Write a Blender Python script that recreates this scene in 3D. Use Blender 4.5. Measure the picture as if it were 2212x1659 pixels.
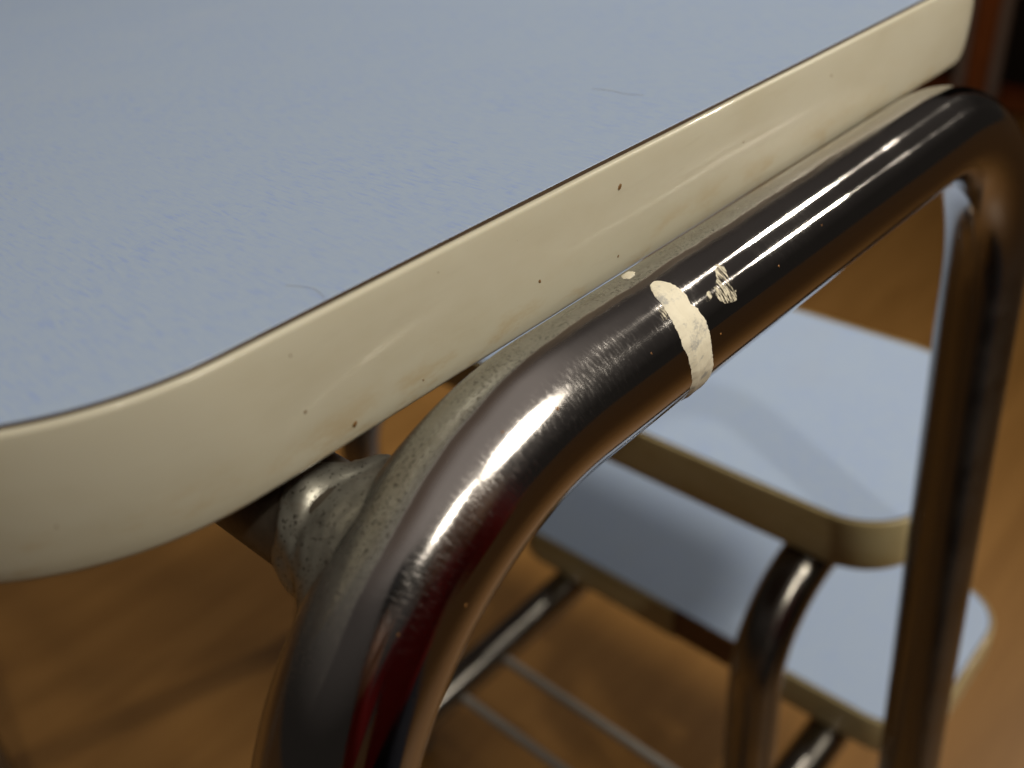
import bpy, bmesh, math, random
from mathutils import Vector, Matrix, noise

random.seed(7)
scene = bpy.context.scene
for o in list(bpy.data.objects):
    bpy.data.objects.remove(o)

# ------------------------------------------------------------------ frame of reference
# Measurements are in millimetres from the lens; W() turns them into metres with the floor at z = 0.
FLOOR = -663.5
OX, OY = 171.0, 321.0          # middle of the stool


def W(x, y, z):
    return Vector(((x - OX) / 1000, (y - OY) / 1000, (z - FLOOR) / 1000))


# ------------------------------------------------------------------ camera
cd = bpy.data.cameras.new('camera')
cam = bpy.data.objects.new('camera', cd)
scene.collection.objects.link(cam)
R = Matrix(((0.67258, 0.44656, -0.59010), (-0.73638, 0.32481, -0.59350), (-0.07337, 0.83371, 0.54730)))
cam.matrix_world = Matrix.Translation(W(0, 0, 0)) @ R.to_4x4()
cd.sensor_width = 36.0
cd.lens = 36.0 * 2100.4 / 2212
cd.clip_start = 0.005
cd.clip_end = 50
cd.dof.use_dof = True
cd.dof.focus_distance = 0.172
cd.dof.aperture_fstop = 11.5
scene.camera = cam

# ------------------------------------------------------------------ dim room, lamps, exposure
world = bpy.data.worlds.new('World')
scene.world = world
world.use_nodes = True
bg = world.node_tree.nodes['Background']
bg.inputs[1].default_value = 1.0
wt = world.node_tree                          # dim room: pale ceiling above, unlit room below eye level
tc = wt.nodes.new('ShaderNodeTexCoord')
sx = wt.nodes.new('ShaderNodeSeparateXYZ')
rp = wt.nodes.new('ShaderNodeValToRGB')
mr = wt.nodes.new('ShaderNodeMapRange')
mr.inputs['From Min'].default_value = -1.0
wt.links.new(tc.outputs['Generated'], sx.inputs[0])
wt.links.new(sx.outputs[2], mr.inputs['Value'])
wt.links.new(mr.outputs[0], rp.inputs[0])
wt.links.new(rp.outputs[0], bg.inputs[0])
e = rp.color_ramp.elements
e[0].position, e[0].color = 0.58, (0.016, 0.014, 0.012, 1)
e[1].position, e[1].color = 0.84, (0.065, 0.057, 0.051, 1)
e.new(0.95).color = (0.30, 0.265, 0.235, 1)


def lamp(name, loc, aim, size, power, spread, col=(1.0, 0.92, 0.77)):
    l = bpy.data.lights.new(name, 'AREA')      # shaded spot fittings: a disc with a narrow cone
    l.shape = 'DISK'
    l.size = size
    l.energy = power
    l.color = col
    l.spread = math.radians(spread)
    o = bpy.data.objects.new(name, l)
    scene.collection.objects.link(o)
    o.location = loc
    o.rotation_euler = (aim - loc).to_track_quat('-Z', 'Y').to_euler()
    return o


TUBE = W(120, 90, -90)
lamp('spot_lamp', TUBE + Vector((0.26, -0.58, 0.77)) * 2.1, W(520, 440, -250), 0.72, 3.7, 52)
lamp('spot_lamp', TUBE + Vector((-0.21, -0.62, 0.755)) * 2.2, W(350, 450, -200), 0.11, 0.75, 44)
lamp('spot_lamp', TUBE + Vector((0.80, -0.10, 0.57)) * 2.7, W(300, 250, -200), 0.12, 1.0, 44)
lamp('spot_lamp', TUBE + Vector((0.82, -0.40, 0.43)) * 2.7, W(250, 250, -100), 0.085, 0.30, 36)

vs = scene.view_settings
vs.view_transform = 'Standard'
vs.look = 'None'
vs.exposure = 0.0
vs.gamma = 1.0
vs.use_curve_mapping = False


# ------------------------------------------------------------------ helpers
def tag(o, label=None, cat=None, group=None, kind=None):
    if label:
        o['label'] = label
    if cat:
        o['category'] = cat
    if group:
        o['group'] = group
    if kind:
        o['kind'] = kind
    return o


def link(o, parent=None):
    scene.collection.objects.link(o)
    if parent is not None:
        o.parent = parent
        o.matrix_parent_inverse = parent.matrix_world.inverted()
    return o


def empty(name, loc):
    o = bpy.data.objects.new(name, None)
    o.empty_display_size = 0.05
    o.location = loc
    o.matrix_world = Matrix.Translation(loc)
    return link(o)


def mesh_obj(name, verts, faces, mat, parent=None, smooth=True, uvs=None):
    me = bpy.data.meshes.new(name)
    me.from_pydata([tuple(v) for v in verts], [], faces)
    if uvs is not None:                       # one uv pair for every loop
        lay = me.uv_layers.new(name='TubeUV')
        lay.data.foreach_set('uv', [c for uv in uvs for c in uv])
    me.materials.append(mat)
    if smooth:
        me.polygons.foreach_set('use_smooth', [True] * len(me.polygons))
    me.update()
    o = bpy.data.objects.new(name, me)
    return link(o, parent)


class N:
    """Small helper for node materials."""
    def __init__(self, name):
        self.mat = bpy.data.materials.new(name)
        self.mat.use_nodes = True
        self.nt = self.mat.node_tree
        self.b = self.nt.nodes['Principled BSDF']

    def node(self, t, **kw):
        n = self.nt.nodes.new(t)
        for k, v in kw.items():
            setattr(n, k, v)
        return n

    def to(self, a, b):
        self.nt.links.new(a, b)

    def val(self, sock, v):
        if isinstance(v, bpy.types.NodeSocket):
            self.to(v, sock)
        else:
            sock.default_value = v

    def math(self, op, a, b=0.0, clamp=False):
        n = self.node('ShaderNodeMath', operation=op, use_clamp=clamp)
        self.val(n.inputs[0], a)
        self.val(n.inputs[1], b)
        return n.outputs[0]

    def coords(self, scale=(1, 1, 1), rot=(0, 0, 0), src='Object', loc=(0, 0, 0)):
        if src == 'UV':
            t = self.node('ShaderNodeUVMap', uv_map='TubeUV').outputs[0]
        else:
            t = self.node('ShaderNodeTexCoord').outputs[src]
        m = self.node('ShaderNodeMapping')
        m.inputs['Scale'].default_value = scale
        m.inputs['Rotation'].default_value = rot
        m.inputs['Location'].default_value = loc
        self.to(t, m.inputs[0])
        return m.outputs[0]

    def noise(self, vec, scale=5, detail=4, rough=0.55, dist=0.0):
        n = self.node('ShaderNodeTexNoise')
        self.to(vec, n.inputs['Vector'])
        n.inputs['Scale'].default_value = scale
        n.inputs['Detail'].default_value = detail
        n.inputs['Roughness'].default_value = rough
        n.inputs['Distortion'].default_value = dist
        return n.outputs[0]

    def ramp(self, fac, stops):
        n = self.node('ShaderNodeValToRGB')
        self.to(fac, n.inputs[0])
        els = n.color_ramp.elements
        while len(els) < len(stops):
            els.new(0.5)
        for e, (p, c) in zip(els, stops):
            e.position = p
            e.color = (c, c, c, 1) if isinstance(c, (int, float)) else (*c, 1)
        return n.outputs[0]

    def smooth(self, v, lo, hi):
        n = self.node('ShaderNodeMapRange', interpolation_type='SMOOTHSTEP')
        self.val(n.inputs['Value'], v)
        n.inputs['From Min'].default_value = lo
        n.inputs['From Max'].default_value = hi
        return n.outputs[0]

    def mix(self, fac, a, b):
        n = self.node('ShaderNodeMix', data_type='RGBA')
        self.val(n.inputs[0], fac)
        self.val(n.inputs[6], (*a, 1) if isinstance(a, tuple) else a)
        self.val(n.inputs[7], (*b, 1) if isinstance(b, tuple) else b)
        return n.outputs[2]

    def mixf(self, fac, a, b):
        n = self.node('ShaderNodeMix', data_type='FLOAT')
        self.val(n.inputs[0], fac)
        self.val(n.inputs[2], a)
        self.val(n.inputs[3], b)
        return n.outputs[0]

    def bump(self, h, strength=0.2, dist=0.0005, prev=None):
        n = self.node('ShaderNodeBump')
        self.val(n.inputs['Height'], h)
        self.val(n.inputs['Strength'], strength)
        n.inputs['Distance'].default_value = dist
        if prev is not None:
            self.to(prev, n.inputs['Normal'])
        return n.outputs[0]

    def set(self, **kw):
        for k, v in kw.items():
            self.val(self.b.inputs[k.replace('_', ' ')], v)
        return self


# ------------------------------------------------------------------ materials
def m_laminate():
    m = N('blue_laminate')
    v1 = m.coords((1700, 230, 300), (0, 0, 0.12))
    v2 = m.coords((240, 1600, 300), (0, 0, -0.10))
    n1 = m.noise(v1, 1.0, 5, 0.62, 0.4)
    n2 = m.noise(v2, 1.0, 5, 0.62, 0.4)
    big = m.noise(m.coords((38, 30, 30)), 1.0, 4, 0.6)
    a = m.smooth(n1, 0.48, 0.68)
    b = m.smooth(n2, 0.52, 0.72)
    dash = m.math('MAXIMUM', a, m.math('MULTIPLY', b, 0.7))
    dash = m.math('MULTIPLY', dash, m.mixf(m.smooth(big, 0.35, 0.62), 0.45, 1.0))
    pale = m.smooth(n1, 0.46, 0.30)
    c = m.mix(dash, (0.360, 0.450, 0.612), (0.285, 0.380, 0.655))
    c = m.mix(m.math('MULTIPLY', pale, 0.35), c, (0.43, 0.51, 0.62))
    grime = m.smooth(m.noise(m.coords((9, 14, 9)), 1.0, 6, 0.65), 0.50, 0.85)
    c = m.mix(m.math('MULTIPLY', grime, 0.22), c, (0.33, 0.33, 0.33))
    m.set(Base_Color=c, Roughness=m.mixf(grime, 0.33, 0.45), Specular_IOR_Level=0.5)
    return m.mat


def m_band(name, pale, dark):
    m = N(name)
    n = m.noise(m.coords((22, 22, 60)), 1.0, 5, 0.6)
    c = m.mix(m.smooth(n, 0.35, 0.75), pale, dark)
    tc = m.node('ShaderNodeTexCoord').outputs['Generated']
    sep = m.node('ShaderNodeSeparateXYZ')
    m.to(tc, sep.inputs[0])
    low = m.smooth(sep.outputs[2], 0.55, 0.0)
    st = m.smooth(m.noise(m.coords((60, 60, 150)), 1.0, 6, 0.7), 0.48, 0.68)
    c = m.mix(m.math('MULTIPLY', m.math('MULTIPLY', low, st), 0.5), c, (0.40, 0.25, 0.07))
    scuff = m.smooth(m.noise(m.coords((30, 30, 300)), 1.0, 4, 0.7), 0.58, 0.80)
    c = m.mix(m.math('MULTIPLY', scuff, 0.30), c, (0.36, 0.31, 0.22))
    fine = m.noise(m.coords((700, 700, 1500)), 1.0, 3, 0.6)
    m.set(Base_Color=c, Roughness=m.mixf(fine, 0.26, 0.40), Specular_IOR_Level=0.4,
          Subsurface_Weight=0.06, Subsurface_Scale=0.002)
    m.b.inputs['Subsurface Radius'].default_value = (1.0, 0.7, 0.4)
    m.set(Coat_Weight=0.35, Coat_Roughness=0.05)
    m.set(Normal=m.bump(m.noise(m.coords((30, 30, 60)), 1.0, 2, 0.5), 0.10, 0.0008))
    return m.mat


def uv_parts(m):
    sep = m.node('ShaderNodeSeparateXYZ')
    m.to(m.node('ShaderNodeUVMap', uv_map='TubeUV').outputs[0], sep.inputs[0])
    return sep.outputs[0], sep.outputs[1]          # metres along, metres round


def m_chrome(dull=True):
    m = N('chrome_plating' if dull else 'plain_chrome')
    s, v = uv_parts(m)
    uv = m.coords((1, 1, 1), src='UV')
    hair = m.noise(m.coords((4200, 150, 1), (0, 0, 0.05), 'UV'), 1.0, 3, 0.7)      # scratches round the tube
    hair2 = m.noise(m.coords((3800, 420, 1), (0, 0, -0.40), 'UV'), 1.0, 3, 0.7)
    patch = m.smooth(m.noise(m.coords((48, 40, 1), src='UV', loc=(0.35, 0.1, 0)), 1.0, 4, 0.6), 0.42, 0.66)
    wear = m.math('MULTIPLY', m.smooth(m.math('ABSOLUTE', m.math('ADD', s, 0.022)), 0.045, 0.015),
                  m.smooth(m.math('ABSOLUTE', m.math('ADD', v, 0.0105)), 0.0085, 0.002))
    patch = m.math('MAXIMUM', m.math('MULTIPLY', patch, 0.5), wear)
    scr = m.math('MULTIPLY', m.smooth(hair2, 0.50, 0.66), patch)
    dirt = m.smooth(m.noise(m.coords((900, 700, 1), src='UV'), 1.0, 3, 0.6), 0.70, 0.80)
    col = m.mix(m.math('MULTIPLY', dirt, 0.35), (0.53, 0.505, 0.495), (0.30, 0.22, 0.14))
    darker = m.smooth(s, 0.17, 0.26) if dull else m.smooth(m.noise(m.coords((12, 30, 1), src='UV'), 1.0, 4, 0.6), 0.2, 0.5)  # darker, rougher plating: far leg on the main frame, patches elsewhere
    col = m.mix(darker, col, (0.26, 0.245, 0.225))
    rough = m.mixf(scr, m.mixf(patch, m.mixf(darker, 0.055, 0.26), 0.13), 0.26)
    nrm = m.bump(hair, m.mixf(patch, 0.04, 0.14), 0.00010)
    if dull:
        # thin, dull plating along the board side, the band's reflection partly painted in
        sb = m.smooth(s, -0.055, 0.012)
        bound = m.mixf(sb, -0.0040, -0.0002)
        wob = m.math('MULTIPLY', m.math('SUBTRACT', m.noise(m.coords((70, 60, 1), src='UV'), 1.0, 3, 0.5), 0.5), 0.0022)
        d = m.math('SUBTRACT', m.math('ADD', v, wob), bound)
        mask = m.smooth(d, -0.00035, 0.00035)
        hi = m.smooth(v, 0.036, 0.031)
        mask = m.math('MULTIPLY', mask, hi)
        mask = m.math('MULTIPLY', mask, m.smooth(s, 0.105, 0.045))
        strk = m.smooth(m.noise(m.coords((25, 330, 1), src='UV'), 1.0, 4, 0.6), 0.50, 0.66)
        mask = m.math('MULTIPLY', mask, m.mixf(m.smooth(s, -0.060, -0.036), m.math('MULTIPLY', strk, 0.55), 1.0))
        pit = m.smooth(m.noise(m.coords((2600, 1300, 1), src='UV'), 1.0, 3, 0.6), 0.54, 0.62)
        gcol = m.mix(m.noise(m.coords((300, 240, 1), src='UV'), 1.0, 6, 0.7), (0.20, 0.195, 0.170), (0.44, 0.435, 0.395))
        pit = m.math('MULTIPLY', pit, m.smooth(m.noise(m.coords((140, 110, 1), src='UV', loc=(0.2, 0.7, 0)), 1.0, 4, 0.65), 0.36, 0.54))
        smut = m.smooth(m.noise(m.coords((45, 130, 1), src='UV', loc=(0.5, 0.3, 0)), 1.0, 5, 0.7), 0.50, 0.72)
        gcol = m.mix(m.math('MULTIPLY', smut, 0.6), gcol, (0.17, 0.14, 0.10))
        gcol = m.mix(m.math('MULTIPLY', pit, 0.9), gcol, (0.06, 0.05, 0.04))
        rust_brown = m.smooth(d, 0.0003, -0.0004)
        edge = m.math('MULTIPLY', m.math('MULTIPLY', m.smooth(d, -0.0034, -0.0008), rust_brown), m.math('MULTIPLY', m.smooth(s, 0.130, 0.080), m.smooth(s, -0.052, -0.030)))
        col = m.mix(m.math('MULTIPLY', edge, 0.75), col, (0.10, 0.055, 0.03))  # dark brown strip paints the edge band's reflection into the plating
        rough = m.mixf(edge, rough, 0.35)
        col = m.mix(mask, col, gcol)
        rough = m.mixf(mask, rough, m.mixf(smut, 0.25, 0.42))
        nrm = m.bump(m.math('MULTIPLY', pit, mask), 0.35, -0.0002, nrm)
        m.set(Metallic=m.mixf(mask, 1.0, 0.72))
    else:
        m.set(Metallic=1.0)
    m.set(Base_Color=col, Roughness=rough, Normal=nrm)
    if 'Anisotropic' in m.b.inputs:
        m.val(m.b.inputs['Anisotropic'], m.mixf(m.smooth(s, -0.005, 0.030), 0.30, 0.75))
        t = m.node('ShaderNodeTangent', direction_type='UV_MAP', uv_map='TubeUV')
        m.to(t.outputs[0], m.b.inputs['Tangent'])
    return m.mat


def m_dull_metal():
    m = N('dull_plated_steel')
    n = m.noise(m.coords((260, 260, 260)), 1.0, 7, 0.72)
    pit = m.smooth(m.noise(m.coords((1500, 1500, 1500)), 1.0, 2, 0.5), 0.60, 0.68)
    c = m.mix(n, (0.20, 0.19, 0.155), (0.56, 0.55, 0.49))
    rust_brown = m.smooth(m.noise(m.coords((120, 120, 120), loc=(3, 1, 2)), 1.0, 5, 0.7), 0.56, 0.70)
    c = m.mix(m.math('MULTIPLY', rust_brown, 0.55), c, (0.19, 0.11, 0.05))
    c = m.mix(m.math('MULTIPLY', pit, 0.85), c, (0.06, 0.05, 0.04))
    m.set(Base_Color=c, Metallic=0.72, Roughness=m.mixf(n, 0.26, 0.42))
    m.set(Normal=m.bump(n, 0.25, 0.0004, m.bump(pit, 0.2, -0.0002)))
    return m.mat


def m_paint():
    m = N('white_paint')
    n = m.noise(m.coords((260, 260, 260)), 1.0, 5, 0.65)
    br = m.noise(m.coords((1400, 300, 400)), 1.0, 4, 0.6)
    thin = m.smooth(m.noise(m.coords((150, 150, 210), loc=(1.3, 4.2, 0.4)), 1.0, 6, 0.75), 0.52, 0.64)
    c = m.mix(n, (0.74, 0.68, 0.53), (0.82, 0.77, 0.63))
    c = m.mix(m.math('MULTIPLY', thin, 0.7), c, (0.30, 0.31, 0.32))
    m.set(Base_Color=c, Roughness=0.55, Normal=m.bump(br, 0.35, 0.0003))
    return m.mat


def m_dry():
    m = N('dry_white_paint')
    # brush hairs leave streaks; the film is simply absent between them
    n = m.noise(m.coords((1500, 330, 330), (0, 0, 0), 'Object'), 1.0, 4, 0.7)
    m.set(Base_Color=m.mix(n, (0.62, 0.56, 0.42), (0.80, 0.74, 0.58)), Roughness=0.6, Alpha=m.smooth(n, 0.44, 0.58))
    return m.mat


def m_plain(name, col, rough=0.6, scale=60, var=0.35, metallic=0.0):
    m = N(name)
    n = m.noise(m.coords((scale, scale, scale)), 1.0, 5, 0.6)
    lo = tuple(x * (1 - var) for x in col)
    m.set(Base_Color=m.mix(n, lo, tuple(min(1, x * (1 + var)) for x in col)), Roughness=rough, Metallic=metallic)
    m.set(Normal=m.bump(n, 0.2, 0.0005))
    return m.mat


def m_floor():
    m = N('varnished_pine')
    rot = (0, 0, math.radians(28))
    g = m.noise(m.coords((3.2, 34, 10), rot), 1.0, 7, 0.6, 0.6)
    fine = m.noise(m.coords((14, 320, 40), rot), 1.0, 5, 0.6)
    k = m.noise(m.coords((5.0, 9.0, 5), rot, loc=(0.7, 0.2, 0)), 1.0, 4, 0.55)
    c = m.mix(m.smooth(g, 0.32, 0.70), (0.235, 0.114, 0.028), (0.295, 0.148, 0.040))
    c = m.mix(m.math('MULTIPLY', m.smooth(fine, 0.5, 0.8), 0.25), c, (0.15, 0.06, 0.012))
    c = m.mix(m.math('MULTIPLY', m.smooth(k, 0.60, 0.78), 0.4), c, (0.085, 0.032, 0.010))
    m.set(Base_Color=c, Roughness=0.38, Specular_IOR_Level=0.4, Normal=m.bump(fine, 0.1, 0.0004))
    return m.mat


DRY = m_dry()
SHADEBAND = m_band('shaded_cream_plastic', (0.46, 0.385, 0.215), (0.38, 0.300, 0.145))  # cream plastic again, the steps' shade put into a darker olive colour
LAM, BAND, CHROME, PLAIN, DULL, PAINT = m_laminate(), m_band('cream_plastic', (0.550, 0.522, 0.420), (0.500, 0.462, 0.352)), m_chrome(True), m_chrome(False), m_dull_metal(), m_paint()
WIRE = m_plain('grey_wire', (0.30, 0.285, 0.265), 0.5, 300, 0.25, 0.4)
SHADEPLATE = m_plain('shaded_plating', (0.165, 0.140, 0.110), 0.48, 220, 0.6, 0.55)  # mottled plating with the shade under the seat put into its colour
BARE = m_plain('bare_chipboard', (0.22, 0.115, 0.045), 0.8, 400)
CORE = m_plain('chipboard', (0.085, 0.048, 0.022), 0.8, 400)
EDGE = m_plain('laminate_edge', (0.085, 0.052, 0.028), 0.8, 400)
RUBBER = m_plain('black_rubber', (0.02, 0.02, 0.02), 0.7, 200)
SPECK = m_plain('brown_dirt', (0.17, 0.085, 0.02), 0.6, 900, 0.5)
HAIR = m_plain('brown_hair', (0.30, 0.23, 0.18), 0.5, 900, 0.3)

# ------------------------------------------------------------------ floor
g = 6.0
fl = mesh_obj('floor', [(-g, -g, 0), (g, -g, 0), (g, g, 0), (-g, g, 0)], [(0, 1, 2, 3)], m_floor(), smooth=False)
tag(fl, kind='structure')


# ------------------------------------------------------------------ geometry builders (millimetres)
def outline(x0, x1, y0, y1, r, n=14, rf=None):
    """Rounded rectangle, counter-clockwise, with outward normals."""
    pts = []
    q_ = rf or r
    for cx, cy, a0, r in ((x1 - q_, y0 + q_, -90, q_), (x1 - q_, y1 - q_, 0, q_), (x0 + r, y1 - r, 90, r), (x0 + r, y0 + r, 180, r)):
        for i in range(n + 1):
            a = math.radians(a0 + 90 * i / n)
            pts.append((cx + r * math.cos(a), cy + r * math.sin(a), math.cos(a), math.sin(a)))
    out = []
    for i, p in enumerate(pts):               # split the straight runs
        q = pts[(i + 1) % len(pts)]
        out.append(p)
        L = math.hypot(q[0] - p[0], q[1] - p[1])
        if L > 20:
            s = int(L / 12)
            for j in range(1, s):
                t = j / s
                out.append((p[0] + (q[0] - p[0]) * t, p[1] + (q[1] - p[1]) * t, p[2], p[3]))
    return out


def slab(name, ol, inset, z0, z1, mat, parent, bev=0.0, side=None):
    v, f = [], []
    n = len(ol)
    rings = [(inset, z0), (inset, z1 - bev)] + ([(inset + bev, z1)] if bev else [])
    for ins, z in rings:
        v += [W(x - nx * ins, y - ny * ins, z) for x, y, nx, ny in ol]
    for k in range(len(rings) - 1):
        for i in range(n):
            j = (i + 1) % n
            f.append((k * n + i, k * n + j, (k + 1) * n + j, (k + 1) * n + i))
    f.append(tuple(range((len(rings) - 1) * n, len(rings) * n)))
    f.append(tuple(reversed(range(n))))
    o = mesh_obj(name, v, f, mat, parent, smooth=False)
    if side:
        o.data.materials.append(side)
        for p in o.data.polygons:
            if p.index < n:
                p.material_index = 1
    return o


def band_ring(name, ol, z0, z1, mat, parent, dome=0.7, skip=None):
    h = z1 - z0
    prof = [(-1.6, z0 + 0.3), (-0.5, z0), (0.2, z0 + 0.35), (0.45, z0 + 1.0)]
    for i in range(1, 9):
        t = i / 9
        prof.append((0.45 + dome * math.sin(math.pi * t) ** 0.8, z0 + 1.0 + (h - 2.0) * t))
    prof += [(0.44, z1 - 0.75), (0.33, z1 - 0.30), (0.05, z1 - 0.06), (-0.5, z1 + 0.05), (-0.9, z1 - 0.1), (-1.05, z1 - 1.2)]
    v, f = [], []
    n, k = len(ol), len(prof)
    for x, y, nx, ny in ol:
        w = noise.noise(Vector((x * 0.03, y * 0.03, 0))) * 0.25
        for o, z in prof:
            v.append(W(x + nx * (o - 0.45 + w), y + ny * (o - 0.45 + w), z))
    for i in range(n):
        j = (i + 1) % n
        if skip and skip(0.5 * (ol[i][0] + ol[j][0]), 0.5 * (ol[i][1] + ol[j][1])):
            continue
        for p in range(k - 1):
            f.append((i * k + p, j * k + p, j * k + p + 1, i * k + p + 1))
    return mesh_obj(name, v, f, mat, parent)


def board(name, label, x0, x1, y0, y1, r, ztop, th, parent, skip=None, n=20, band=None, rf=None):
    ol = outline(x0, x1, y0, y1, r, n, rf)
    b = slab(name, ol, 2.55, ztop - 1.3, ztop - 0.05, LAM, parent, 0.08, EDGE)
    if label:
        b['label'] = label
    slab('board_core', ol, 1.25 if not skip else 1.6, ztop - th + 0.6, ztop - 1.35, BARE if skip else CORE, b)
    band_ring('edge_band', ol, ztop - th, ztop, band or BAND, b, skip=skip)
    return b


def frame_axes(P):
    T = []
    for i in range(len(P)):
        a, b = P[max(i - 1, 0)], P[min(i + 1, len(P) - 1)]
        T.append((b - a).normalized())
    return T


def tube(name, P, Bn, r, mat, parent, ring=56, s0=0.0, caps=True):
    """Planar path P (mm), plane normal Bn. UV: metres along, metres round (0 = outer side of the bends)."""
    T = frame_axes(P)
    S, acc = [], 0.0
    for i, p in enumerate(P):
        if i:
            acc += (p - P[i - 1]).length
        S.append((acc - s0) / 1000)
    v, f, uv = [], [], []
    for p, t in zip(P, T):
        Nn = Bn.cross(t) * -1.0
        for k in range(ring):
            a = 2 * math.pi * k / ring - math.pi
            q = p + (Nn * math.cos(a) + Bn * math.sin(a)) * r
            v.append(W(*q))
    for i in range(len(P) - 1):
        for k in range(ring):
            k2 = (k + 1) % ring
            f.append((i * ring + k, i * ring + k2, (i + 1) * ring + k2, (i + 1) * ring + k))
            c = 2 * math.pi * r / 1000
            u0, u1 = (k / ring - 0.5) * c, ((k + 1) / ring - 0.5) * c
            uv += [(S[i], u0), (S[i], u1), (S[i + 1], u1), (S[i + 1], u0)]
    if caps:
        f.append(tuple(range(ring)))
        f.append(tuple(reversed(range((len(P) - 1) * ring, len(P) * ring))))
        uv += [(0, 0)] * (2 * ring)
    o = mesh_obj(name, v, f, mat, parent, uvs=uv)
    return o


# ------------------------------------------------------------------ the step stool
stool = empty('step_stool', W(OX, OY, FLOOR))
tag(stool, 'chrome tube step stool with pale blue laminate seat and two blue steps', 'step stool')

ZT, TH = -63.5, 23.2
seat = board('seat', None, 4, 337, 102.6, 539.4, 47, ZT, TH, stool, n=36)

# side frames: one bent tube each, leaning 3 degrees outwards
YT, ZTU, XA, XB, RB, RT, LEAN = 89.3, -91.5, 99.2, 240.65, 63.35, 12.5, -0.052


def side_path(y, lean, zend=FLOOR + 14):
    dn = Vector((0, lean, -1)).normalized()
    def half(x, sg):
        o = Vector((x, y, ZTU))
        pts = []
        for i in range(1, 33):
            a = math.pi / 2 * i / 32
            pts.append(o + dn * RB * (1 - math.cos(a)) + Vector((sg, 0, 0)) * RB * math.sin(a))
        e = pts[-1]
        L = (e.z - zend) / -dn.z
        m = 40
        pts += [e + dn * L * j / m for j in range(1, m + 1)]
        return pts
    a = half(XA, -1)[::-1]
    mid = [Vector((XA + (XB - XA) * i / 30, y, ZTU)) for i in range(31)]
    return a + mid + half(XB, 1), dn


P, DN = side_path(YT, LEAN)
BN = Vector((1, 0, 0)).cross(DN).normalized()
s0 = sum((P[i + 1] - P[i]).length for i in range(72))      # arc length where the near bend ends
front = tube('side_frame', P, BN, RT, CHROME, stool, ring=96, s0=s0)
Q, DN2 = side_path(2 * OY - YT, -LEAN)
BN2 = Vector((1, 0, 0)).cross(DN2).normalized()
tube('side_frame', Q, BN2, RT, PLAIN, stool, ring=48)
for pth in (P, Q):
    for p in (pth[0], pth[-1]):
        ft = [(15.2, 14 + 16), (16.0, 14 + 14), (16.4, 2.5), (15.0, 0.6), (0.0, 0.6)]
        v, f = [], []
        for r_, h in ft:
            for k in range(24):
                a = 2 * math.pi * k / 24
                v.append(W(p.x + r_ * math.cos(a), p.y + r_ * math.sin(a), FLOOR + h))
        for i in range(len(ft) - 1):
            for k in range(24):
                k2 = (k + 1) % 24
                f.append((i * 24 + k2, i * 24 + k, (i + 1) * 24 + k, (i + 1) * 24 + k2))
        mesh_obj('rubber_foot', v, f, RUBBER, stool)


def on_frame(s, th, off=0.0):
    """Point (mm) on the front side frame: s mm past the near bend, th degrees round, off mm proud."""
    th = math.radians(th)
    if s >= 0:
        p, t = Vector((XA + s, YT, ZTU)), Vector((1, 0, 0))
    else:
        a = min(-s / RB, math.pi / 2)
        X = Vector((-1, 0, 0))
        p = Vector((XA, YT, ZTU)) + DN * RB * (1 - math.cos(a)) + X * RB * math.sin(a)
        t = -(X * math.cos(a) + DN * math.sin(a))
        ex = -s - RB * math.pi / 2
        if ex > 0:
            p = p + DN * ex
    Nn = BN.cross(t) * -1.0
    return p + (Nn * math.cos(th) + BN * math.sin(th)) * (RT + off)


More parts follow.
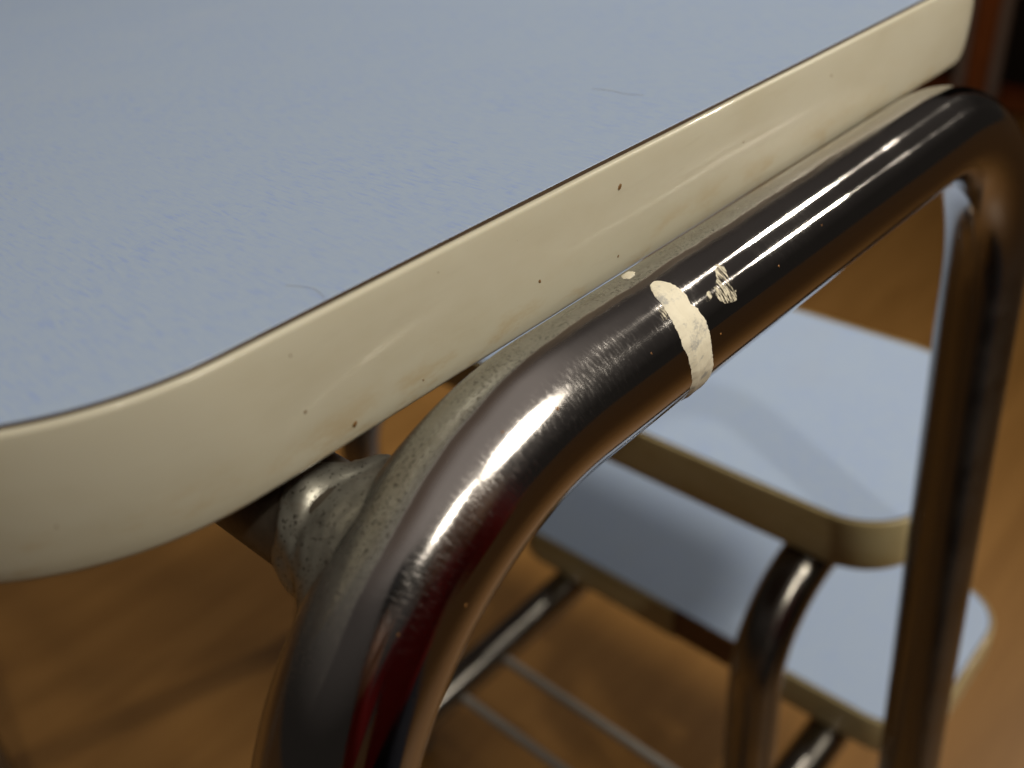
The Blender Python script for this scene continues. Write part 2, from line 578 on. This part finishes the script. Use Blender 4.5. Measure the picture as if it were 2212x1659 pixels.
# cross tubes under the seat, welded into the bends with lumpy beads
def cross_tube(mirror_x, fine):
    a = math.radians(35)
    cx = XA - RB * math.sin(a)
    cz = ZTU - RB * (1 - math.cos(a)) * 0.9986
    rc = 10.4
    yc = YT + LEAN * (ZTU - cz)
    ring = 96 if fine else 32

    def ysurf(x, z):
        d = math.hypot(x - XA, z - (ZTU - RB))
        e = min(abs(d - RB), 11.6)
        return yc + math.sqrt(RT * RT - e * e)
    tdir = (math.cos(a), math.sin(a))          # along the frame tube in x, z

    def put(x, y, z):
        return W(XA + XB - x if mirror_x else x, y, z)
    n = 40
    v, f = [], []
    for k in range(ring):
        ph = 2 * math.pi * k / ring
        c, s = math.cos(ph), math.sin(ph)
        al = c * tdir[0] + s * tdir[1]
        flare = 1.0 + (13.5 if al > 0 else 4.0) * abs(al) ** 1.35
        flare *= 1 + 0.18 * noise.noise(Vector((c * 1.6, s * 1.6, 4.0)))
        while flare > 0.3 and abs(math.hypot(cx + (rc + flare) * c - XA, cz + (rc + flare) * s - (ZTU - RB)) - RB) > 11.0:
            flare -= 0.1
        xe, ze = cx + (rc + flare) * c, cz + (rc + flare) * s
        ye = ysurf(xe, ze) - 0.9
        rim = yc + 21.0 + 4.5 * noise.noise(Vector((c * 1.3, s * 1.3, 2.0)))
        for i in range(n):                     # quarter round up from the frame tube, then the rim of the weld
            t = i / (n - 1)
            w = t * math.pi / 2
            rho = rc + 0.5 + flare * (1 - math.sin(w)) ** 1.0
            y = ye + (rim - ye) * (1 - math.cos(w)) ** 0.85
            b1 = math.exp(-((y - yc - 17.6 - 1.6 * noise.noise(Vector((c * 1.1, s * 1.1, 9)))) / 1.9) ** 2)
            b2 = math.exp(-((y - yc - 14.2 - 1.0 * noise.noise(Vector((c * 1.7, s * 1.7, 5)))) / 1.1) ** 2)
            rho += b1 * max(0.0, 0.7 + 2.2 * noise.noise(Vector((c * 1.9, s * 1.9, y * 0.1)))) - (0.5 + 0.9 * noise.noise(Vector((c * 2.1, s * 2.1, 17)))) * b2
            rho += 0.55 * noise.noise(Vector((cx + rho * c, y, cz + rho * s)) * 0.17) + 0.15 * noise.noise(Vector((cx + rho * c, y, cz + rho * s)) * 0.6)
            if i >= n - 3:
                rho -= (i - n + 4) * 0.30
            v.append(put(cx + rho * c, y, cz + rho * s))
    for k in range(ring):
        k2 = (k + 1) % ring
        for i in range(n - 1):
            q = (k * n + i, k * n + i + 1, k2 * n + i + 1, k2 * n + i)
            f.append(q[::-1] if mirror_x else q)
    P_ = [Vector((XA + XB - cx if mirror_x else cx, yc + 8 + (2 * (OY - yc) - 16) * i / 30, cz)) for i in range(31)]
    t = tube('cross_tube', P_, Vector((1, 0, 0)), rc, SHADEPLATE, stool, ring=48)
    col = mesh_obj('weld_collar', v, f, DULL, t)
    nv = len(v)
    v2 = [Vector((p.x, -p.y, p.z)) for p in v]
    mesh_obj('weld_collar', v2, [q[::-1] for q in f], DULL, t)


cross_tube(False, True)
cross_tube(True, False)


# white paint round the tube, brushed on by hand
def paint_patch(name, left, right, off, mat, parent, jag=0.35, nrow=70, ncol=14, seed=0.0):
    """left/right: lists of (th, s) borders; both run over the same span of angles."""
    def at(lst, th):
        lst = sorted(lst)
        if th <= lst[0][0]:
            return lst[0][1]
        for (a, x), (b, y) in zip(lst, lst[1:]):
            if a <= th <= b:
                return x + (y - x) * (th - a) / (b - a)
        return lst[-1][1]
    lo = max(min(left)[0], min(right)[0])
    hi = min(max(left)[0], max(right)[0])
    v, f = [], []
    for i in range(nrow + 1):
        th = lo + (hi - lo) * i / nrow
        e = min(1, (hi - th) / 9 + 0.05)
        a = at(left, th) + e * jag * (noise.noise(Vector((th * 0.11, seed, 0))) + 0.6 * noise.noise(Vector((th * 0.5, seed, 3))))
        b = at(right, th) + e * jag * (noise.noise(Vector((th * 0.10, seed, 7))) + 0.6 * noise.noise(Vector((th * 0.5, seed, 5))))
        for j in range(ncol + 1):
            t = j / ncol
            h = off * min(1, 5 * t, 5 * (1 - t), 8 * i / nrow + 0.1, 8 * (1 - i / nrow) + 0.1)
            h *= 1 + 0.4 * noise.noise(Vector((th * 0.12, t * 3, seed)))
            v.append(W(*on_frame(a + (b - a) * t, th, 0.02 + h)))
    for i in range(nrow):
        for j in range(ncol):
            q = i * (ncol + 1) + j
            f.append((q, q + 1, q + ncol + 2, q + ncol + 1))
    return mesh_obj(name, v, f, mat, parent)


pb = paint_patch('paint_mark',
            [(-11, 24.2), (-12.0, 23.0), (-17, 22.0), (-26.5, 21.0), (-39, 20.3), (-51, 19.8), (-68.5, 19.4), (-85, 20.1), (-102, 21.0), (-115, 21.7), (-130, 22.5), (-160, 24)],
            [(-11, 24.6), (-12.3, 25.2), (-18.6, 26.2), (-29, 26.7), (-37.5, 26.7), (-44.6, 26.0), (-51, 26.9), (-63, 27.2), (-75.7, 26.9), (-89, 26.9), (-106, 27.9), (-126, 29.3), (-160, 28.5)],
            0.30, PAINT, front, 0.34, 160, 18)
pb['label'] = 'irregular white paint ring brushed round the chrome tube'
# dry smear beside it: a thin film broken by the brush
paint_patch('paint_smear', [(-64, 36.3), (-61, 33.6), (-56, 33.0), (-51, 32.4), (-46, 33.6), (-40, 35.6), (-34, 36.4), (-30, 37.4)],
            [(-64, 37.0), (-60, 37.6), (-54, 37.8), (-47, 37.9), (-42, 38.6), (-36, 39.2), (-30, 38.2)], 0.05, DRY, front, 0.5, 60, 16, 2.7)
paint_patch('paint_smear', [(-51.5, 29.8), (-48, 29.9), (-44.5, 31.2)], [(-51.5, 30.5), (-47, 33.2), (-44.5, 33.8)], 0.05, DRY, front, 0.4, 30, 8, 8.7)
paint_patch('paint_smear', [(-44, 18.6), (-36, 18.9), (-30, 19.6)], [(-44, 19.7), (-36, 20.4), (-30, 20.9)], 0.04, DRY, front, 0.4, 30, 8, 12.7)
paint_patch('paint_smear', [(8, 23.2), (14, 22.8), (24, 25.0)], [(8, 24.4), (13, 26.3), (24, 27.0)], 0.10, PAINT, front, 0.5, 24, 8, 31)

# ------------------------------------------------------------------ the two steps
up = board('upper_step', 'wider blue step just behind the far chrome leg', 312, 465, 98, 468, 33, -285, 27, stool, band=SHADEBAND, rf=60)
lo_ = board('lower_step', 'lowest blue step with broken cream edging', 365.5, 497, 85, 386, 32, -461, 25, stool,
            skip=lambda x, y: x < 366.5 and 186 < y < 240, band=SHADEBAND)


def bent(x_under, x_bend, r, y, z, zend):
    pts = [Vector((x_under - (x_under - x_bend) * i / 12, y, z)) for i in range(13)]
    for i in range(1, 21):
        a = math.pi / 2 * i / 20
        pts.append(Vector((x_bend - r * math.sin(a), y, z - r * (1 - math.cos(a)))))
    e = pts[-1]
    pts += [Vector((e.x, y, e.z + (zend - e.z) * j / 16)) for j in range(1, 17)]
    return pts


for y in (141, 427):
    tube('step_leg', bent(455, 330, 47, y, -285 - 27 - 12.3, FLOOR + 1), Vector((0, -1, 0)), 12.3, PLAIN, stool, ring=40)
for y in (137, 333):
    tube('support_bar', [Vector((485 - i * 14, y, -461 - 25 - 12.4)) for i in range(26)], Vector((0, -1, 0)), 12.4, PLAIN, stool, ring=40)
for x in (292, 253):
    tube('rack_rod', [Vector((x, 120 + i * 22.6, -498)) for i in range(11)], Vector((1, 0, 0)), 3.0, WIRE, stool, ring=20)


# ------------------------------------------------------------------ dirt, rust and hairs
def bead(v, f, p, n, size, flat=0.35, seed=0):
    """One irregular crumb at p (mm) lying on a surface with normal n."""
    n = Vector(n).normalized()
    a = n.orthogonal().normalized()
    b = n.cross(a)
    base = len(v)
    el = random.uniform(0.7, 1.7)
    for i in range(4):
        u = math.pi / 2 * i / 3
        for k in range(8):
            w = 2 * math.pi * k / 8
            r = size * math.cos(u) * (1 + 0.45 * noise.noise(Vector((k * 1.7, i, seed))))
            v.append(W(*(Vector(p) + a * r * math.cos(w) * el + b * r * math.sin(w) + n * size * flat * math.sin(u))))
    for i in range(3):
        for k in range(8):
            k2 = (k + 1) % 8
            f.append((base + i * 8 + k, base + i * 8 + k2, base + i * 8 + 8 + k2, base + i * 8 + 8 + k))


def crumbs(name, items, mat, parent):
    v, f = [], []
    for i, (p, n, sz) in enumerate(items):
        bead(v, f, p, n, sz, seed=i * 1.3)
    return tag(mesh_obj(name, v, f, mat, parent), kind='stuff')


edge_spots = [(133.5, -68.4, 0.50), (110.2, -77.5, 0.42), (132.8, -81.9, 0.30), (67.8, -83.4, 0.42), (59.8, -76.5, 0.25), (59.7, -67.2, 0.16),
              (88.0, -66.5, 0.14), (105.8, -68.1, 0.14), (82.0, -83.0, 0.22), (150.2, -72.0, 0.16), (176.0, -73.0, 0.2), (214.0, -69.0, 0.3)]


def band_y(z):
    t = (z - (ZT - TH) - 1) / (TH - 2)
    return 102.6 - 0.7 * max(0.0, math.sin(math.pi * t)) ** 0.8


items = [((x, band_y(z) + 0.02, z), (0, -1, 0), sz) for x, z, sz in edge_spots]
for k in range(9):                              # round the near corner
    a = math.radians(random.uniform(205, 262))
    z = random.uniform(-85, -67)
    items.append(((51 + (149.6 - band_y(z)) * math.cos(a), 149.6 + (149.6 - band_y(z)) * math.sin(a), z), (math.cos(a), math.sin(a), 0), random.uniform(0.10, 0.20)))
crumbs('dirt_speck', items, SPECK, seat)
items = []
for s_, th in ((-17, -33), (-45, -50), (-9, -48), (12, -58), (-38, -85), (52, -62), (70, -55), (30, -80)):
    p = on_frame(s_, th, 0)
    items.append((p, p - on_frame(s_, th, -5), random.uniform(0.12, 0.24)))
crumbs('rust_spot', items, m_plain('rust_brown', (0.30, 0.13, 0.03), 0.6, 900, 0.4), front)


def strand(label, pts, r):
    P_ = []
    for i in range(len(pts) - 1):
        for k in range(8):
            t = k / 8
            p0 = Vector(pts[max(i - 1, 0)]); p1 = Vector(pts[i]); p2 = Vector(pts[i + 1]); p3 = Vector(pts[min(i + 2, len(pts) - 1)])
            P_.append(0.5 * ((2 * p1) + (p2 - p0) * t + (2 * p0 - 5 * p1 + 4 * p2 - p3) * t * t + (3 * p1 - p0 - 3 * p2 + p3) * t ** 3))
    P_.append(Vector(pts[-1]))
    P_ = [Vector((p.x, p.y, ZT + 0.02 + r)) for p in P_]
    o = tube('hair_strand', P_, Vector((0, 0, 1)), r, HAIR, None, ring=6, caps=False)
    tag(o, label, 'hair')


strand('fine brown hair lying on the blue seat near its rounded edge', [(68.2, 113.6, 0), (69.3, 111.4, 0), (70.0, 109.0, 0), (69.3, 106.3, 0), (68.7, 105.2, 0)], 0.020)
strand('faint brown hair lying on the blue seat towards its far end', [(165.2, 133.4, 0), (166.1, 129.1, 0), (165.7, 125.0, 0), (166.8, 121.0, 0)], 0.026)

# ------------------------------------------------------------------ dark cabinet far behind
WOOD = m_plain('dark_red_wood', (0.55, 0.17, 0.045), 0.4, 14, 0.4)
TRIM = m_plain('grey_trim', (0.50, 0.41, 0.36), 0.45, 40, 0.3)
DARK = m_plain('black_panel', (0.008, 0.008, 0.010), 0.5, 20, 0.3)


def box(name, x0, x1, y0, y1, z0, z1, mat, parent, bev=3):
    bm = bmesh.new()
    bmesh.ops.create_cube(bm, size=1)
    for v in bm.verts:
        v.co = W(x0 + (v.co.x + 0.5) * (x1 - x0), y0 + (v.co.y + 0.5) * (y1 - y0), z0 + (v.co.z + 0.5) * (z1 - z0))
    bmesh.ops.bevel(bm, geom=bm.edges[:], offset=bev / 1000, segments=2, affect='EDGES', profile=0.5)
    me = bpy.data.meshes.new(name)
    bm.to_mesh(me)
    bm.free()
    me.materials.append(mat)
    return link(bpy.data.objects.new(name, me), parent)


cab = empty('cabinet', W(2150, 650, FLOOR))
tag(cab, 'dark red-brown cabinet with black door panel behind the far corner of the seat', 'cabinet')
box('carcass', 1990, 2330, 300, 900, FLOOR + 2, 600, WOOD, cab)
box('door', 1968, 1988, 310, 598, FLOOR + 60, 590, DARK, cab)
box('door', 1968, 1988, 688, 890, FLOOR + 60, 590, DARK, cab)
box('stile', 1960, 1989, 623, 662, FLOOR + 30, 596, WOOD, cab)
box('trim_strip', 1958, 1989, 601, 621, FLOOR + 30, 596, TRIM, cab)
box('trim_strip', 1958, 1989, 664, 685, FLOOR + 30, 596, TRIM, cab)

# ------------------------------------------------------------------ the photographer, seen only as a reflection in the chrome
RED = m_plain('red_wool', (0.32, 0.012, 0.016), 0.9, 500, 0.3)
NAVY = m_plain('navy_denim', (0.010, 0.014, 0.028), 0.85, 500, 0.3)
SKIN = m_plain('skin', (0.50, 0.30, 0.21), 0.5, 120, 0.1)
BROWNHAIR = m_plain('dark_hair', (0.03, 0.018, 0.01), 0.5, 300, 0.4)
BLACKP = m_plain('black_plastic', (0.015, 0.015, 0.016), 0.4, 300, 0.2)

KX, KY = -40.0, -500.0
FW, RG = Vector((0.087, 0.9962, 0)), Vector((0.9962, -0.087, 0))


CF, CR = -(KX * FW.x + KY * FW.y), -(KX * RG.x + KY * RG.y)      # where the lens is, seen from the person


def body_pt(fw, rt, h):
    p = Vector((KX, KY, 0)) + FW * fw + RG * rt
    return W(p.x, p.y, FLOOR + h)


def build_person():
    vs_, ed, rad = [], [], []

    def add(p, r, prev=None):
        vs_.append(p)
        rad.append((r, r) if not isinstance(r, tuple) else r)
        if prev is not None:
            ed.append((prev, len(vs_) - 1))
        return len(vs_) - 1
    pel = add(body_pt(0, 0, 300), (0.155, 0.115))
    sp = add(body_pt(30, 0, 430), (0.140, 0.100), pel)
    ch = add(body_pt(80, 0, 575), (0.160, 0.110), sp)
    nk0 = add(body_pt(120, 0, 680), (0.090, 0.070), ch)
    nk = add(body_pt(150, -5, 735), 0.055, nk0)
    h0 = add(body_pt(180, -10, 790), (0.066, 0.075), nk)
    h1 = add(body_pt(195, -12, 850), (0.076, 0.090), h0)
    h2 = add(body_pt(195, -12, 920), (0.062, 0.075), h1)
    for s in (-1, 1):
        sh = add(body_pt(110, s * 165, 655), 0.062, ch)
        el = add(body_pt(210, s * 215, 480), 0.046, sh)
        fo = add(body_pt(CF - 165, CR * 0.6 + s * 140, 560), 0.038, el)
        wr = add(body_pt(CF - 95, CR + s * 100, 618), 0.026, fo)
        pm = add(body_pt(CF - 62, CR + s * 84, 646), (0.032, 0.016), wr)
        for k in range(4):
            b = add(body_pt(CF - 38, CR + s * (80 - k), 676 - k * 17), 0.0092, pm)
            m = add(body_pt(CF - 20, CR + s * (70 - k), 680 - k * 18), 0.0085, b)
            add(body_pt(CF - 20, CR + s * (54 - 2 * (k % 2)), 680 - k * 18), 0.0078, m)
        t0 = add(body_pt(CF - 70, CR + s * 66, 640), 0.011, pm)
        add(body_pt(CF - 62, CR + s * 42, 648), 0.0088, t0)
        hp = add(body_pt(20, s * 90, 265), 0.100, pel)
        tg = add(body_pt(190, s * 135, 190), 0.090, hp)
        kn = add(body_pt(360, s * 150, 75), 0.064, tg)
        cf = add(body_pt(150, s * 125, 62), 0.056, kn)
        an = add(body_pt(-40, s * 105, 52), 0.040, cf)
        add(body_pt(-150, s * 100, 36), 0.032, an)
    me = bpy.data.meshes.new('body_skeleton')
    me.from_pydata([tuple(v) for v in vs_], ed, [])
    tmp = bpy.data.objects.new('body_skeleton', me)
    scene.collection.objects.link(tmp)
    tmp.modifiers.new('Skin', 'SKIN')
    sv = me.skin_vertices[0].data
    for i, r in enumerate(rad):
        sv[i].radius = r
    sv[0].use_root = True
    sub = tmp.modifiers.new('Sub', 'SUBSURF')
    sub.levels = sub.render_levels = 2
    dg = bpy.context.evaluated_depsgraph_get()
    dg.update()
    out = bpy.data.meshes.new_from_object(tmp.evaluated_get(dg))
    bpy.data.objects.remove(tmp)
    out.name = 'person'
    hc = (vs_[h1] + vs_[h0]) / 2
    fdir = Vector((FW.x, FW.y, -0.25)).normalized()
    rdir = Vector((RG.x, RG.y, 0))
    lens = W(0, 0, 0)
    for v in out.vertices:                     # brow, eye sockets, nose, mouth, chin
        d = v.co - hc
        f_, r_, u_ = d.dot(fdir), d.dot(rdir), d.z
        if f_ > 0.03 and abs(u_) < 0.14:
            nose = math.exp(-(r_ / 0.013) ** 2 - ((u_ - 0.005) / 0.022) ** 2) * 0.020
            eye = -0.007 * sum(math.exp(-((r_ - e * 0.032) / 0.014) ** 2 - ((u_ - 0.030) / 0.011) ** 2) for e in (-1, 1))
            lip = 0.004 * math.exp(-(r_ / 0.024) ** 2 - ((u_ + 0.035) / 0.009) ** 2)
            v.co += fdir * (nose + eye + lip)
    out.materials.clear()
    for m in (RED, NAVY, SKIN):
        out.materials.append(m)
    for p in out.polygons:
        c = p.center
        p.use_smooth = True
        h = c.z * 1000
        if (c - hc).length < 0.16 and h > 715 or (c - lens).length < 0.128:
            p.material_index = 2
        elif h < 315 or (h < 350 and (c - vs_[pel]).length < 0.19):
            p.material_index = 1
        else:
            p.material_index = 0
    o = bpy.data.objects.new('person', out)
    link(o)
    tag(o, 'kneeling person in red jumper and navy trousers mirrored in the chrome bend', 'person')
    # hair: a cap over the upper and rear skull
    bm = bmesh.new()
    bmesh.ops.create_icosphere(bm, subdivisions=4, radius=1.0)
    top = (vs_[h1] + vs_[h2]) / 2
    kill = []
    for v in bm.verts:
        n = v.co.normalized()
        k = 1 + 0.05 * noise.noise(n * 5) + 0.03 * noise.noise(n * 14)
        if n.dot(fdir) > 0.45 and n.z < 0.45 or n.z < -0.75:
            kill.append(v)
        v.co = top + Vector((n.x * 0.088, n.y * 0.088, n.z * 0.10)) * k - fdir * 0.012
    bmesh.ops.delete(bm, geom=kill, context='VERTS')
    hm = bpy.data.meshes.new('hair')
    bm.to_mesh(hm)
    hm.materials.append(BROWNHAIR)
    ho = bpy.data.objects.new('hair', hm)
    link(ho, o)


build_person()

# ------------------------------------------------------------------ the camera in the hands
def compact_camera():
    M = cam.matrix_world
    bm = bmesh.new()
    bmesh.ops.create_cube(bm, size=1)
    for v in bm.verts:
        v.co = Vector((v.co.x * 0.092, v.co.y * 0.058 + 0.002, 0.032 + v.co.z * 0.024))
    bmesh.ops.bevel(bm, geom=bm.edges[:], offset=0.006, segments=3, affect='EDGES', profile=0.5)
    me = bpy.data.meshes.new('compact_camera')
    bm.to_mesh(me)
    bm.free()
    me.materials.append(BLACKP)
    o = bpy.data.objects.new('compact_camera', me)
    o.matrix_world = M.copy()
    link(o)
    tag(o, 'small black compact camera held up before the red jumper', 'camera')
    v, f = [], []
    prof = [(0.021, 0.022), (0.021, 0.014), (0.018, 0.013), (0.018, 0.008), (0.015, 0.0075), (0.013, 0.010), (0.0, 0.011)]
    for r_, z in prof:
        for k in range(32):
            a = 2 * math.pi * k / 32
            v.append(M @ Vector((r_ * math.cos(a), r_ * math.sin(a), z)))
    for i in range(len(prof) - 1):
        for k in range(32):
            k2 = (k + 1) % 32
            f.append((i * 32 + k, i * 32 + k2, i * 32 + 32 + k2, i * 32 + 32 + k))
    mesh_obj('lens_barrel', v, f, BLACKP, o)


compact_camera()
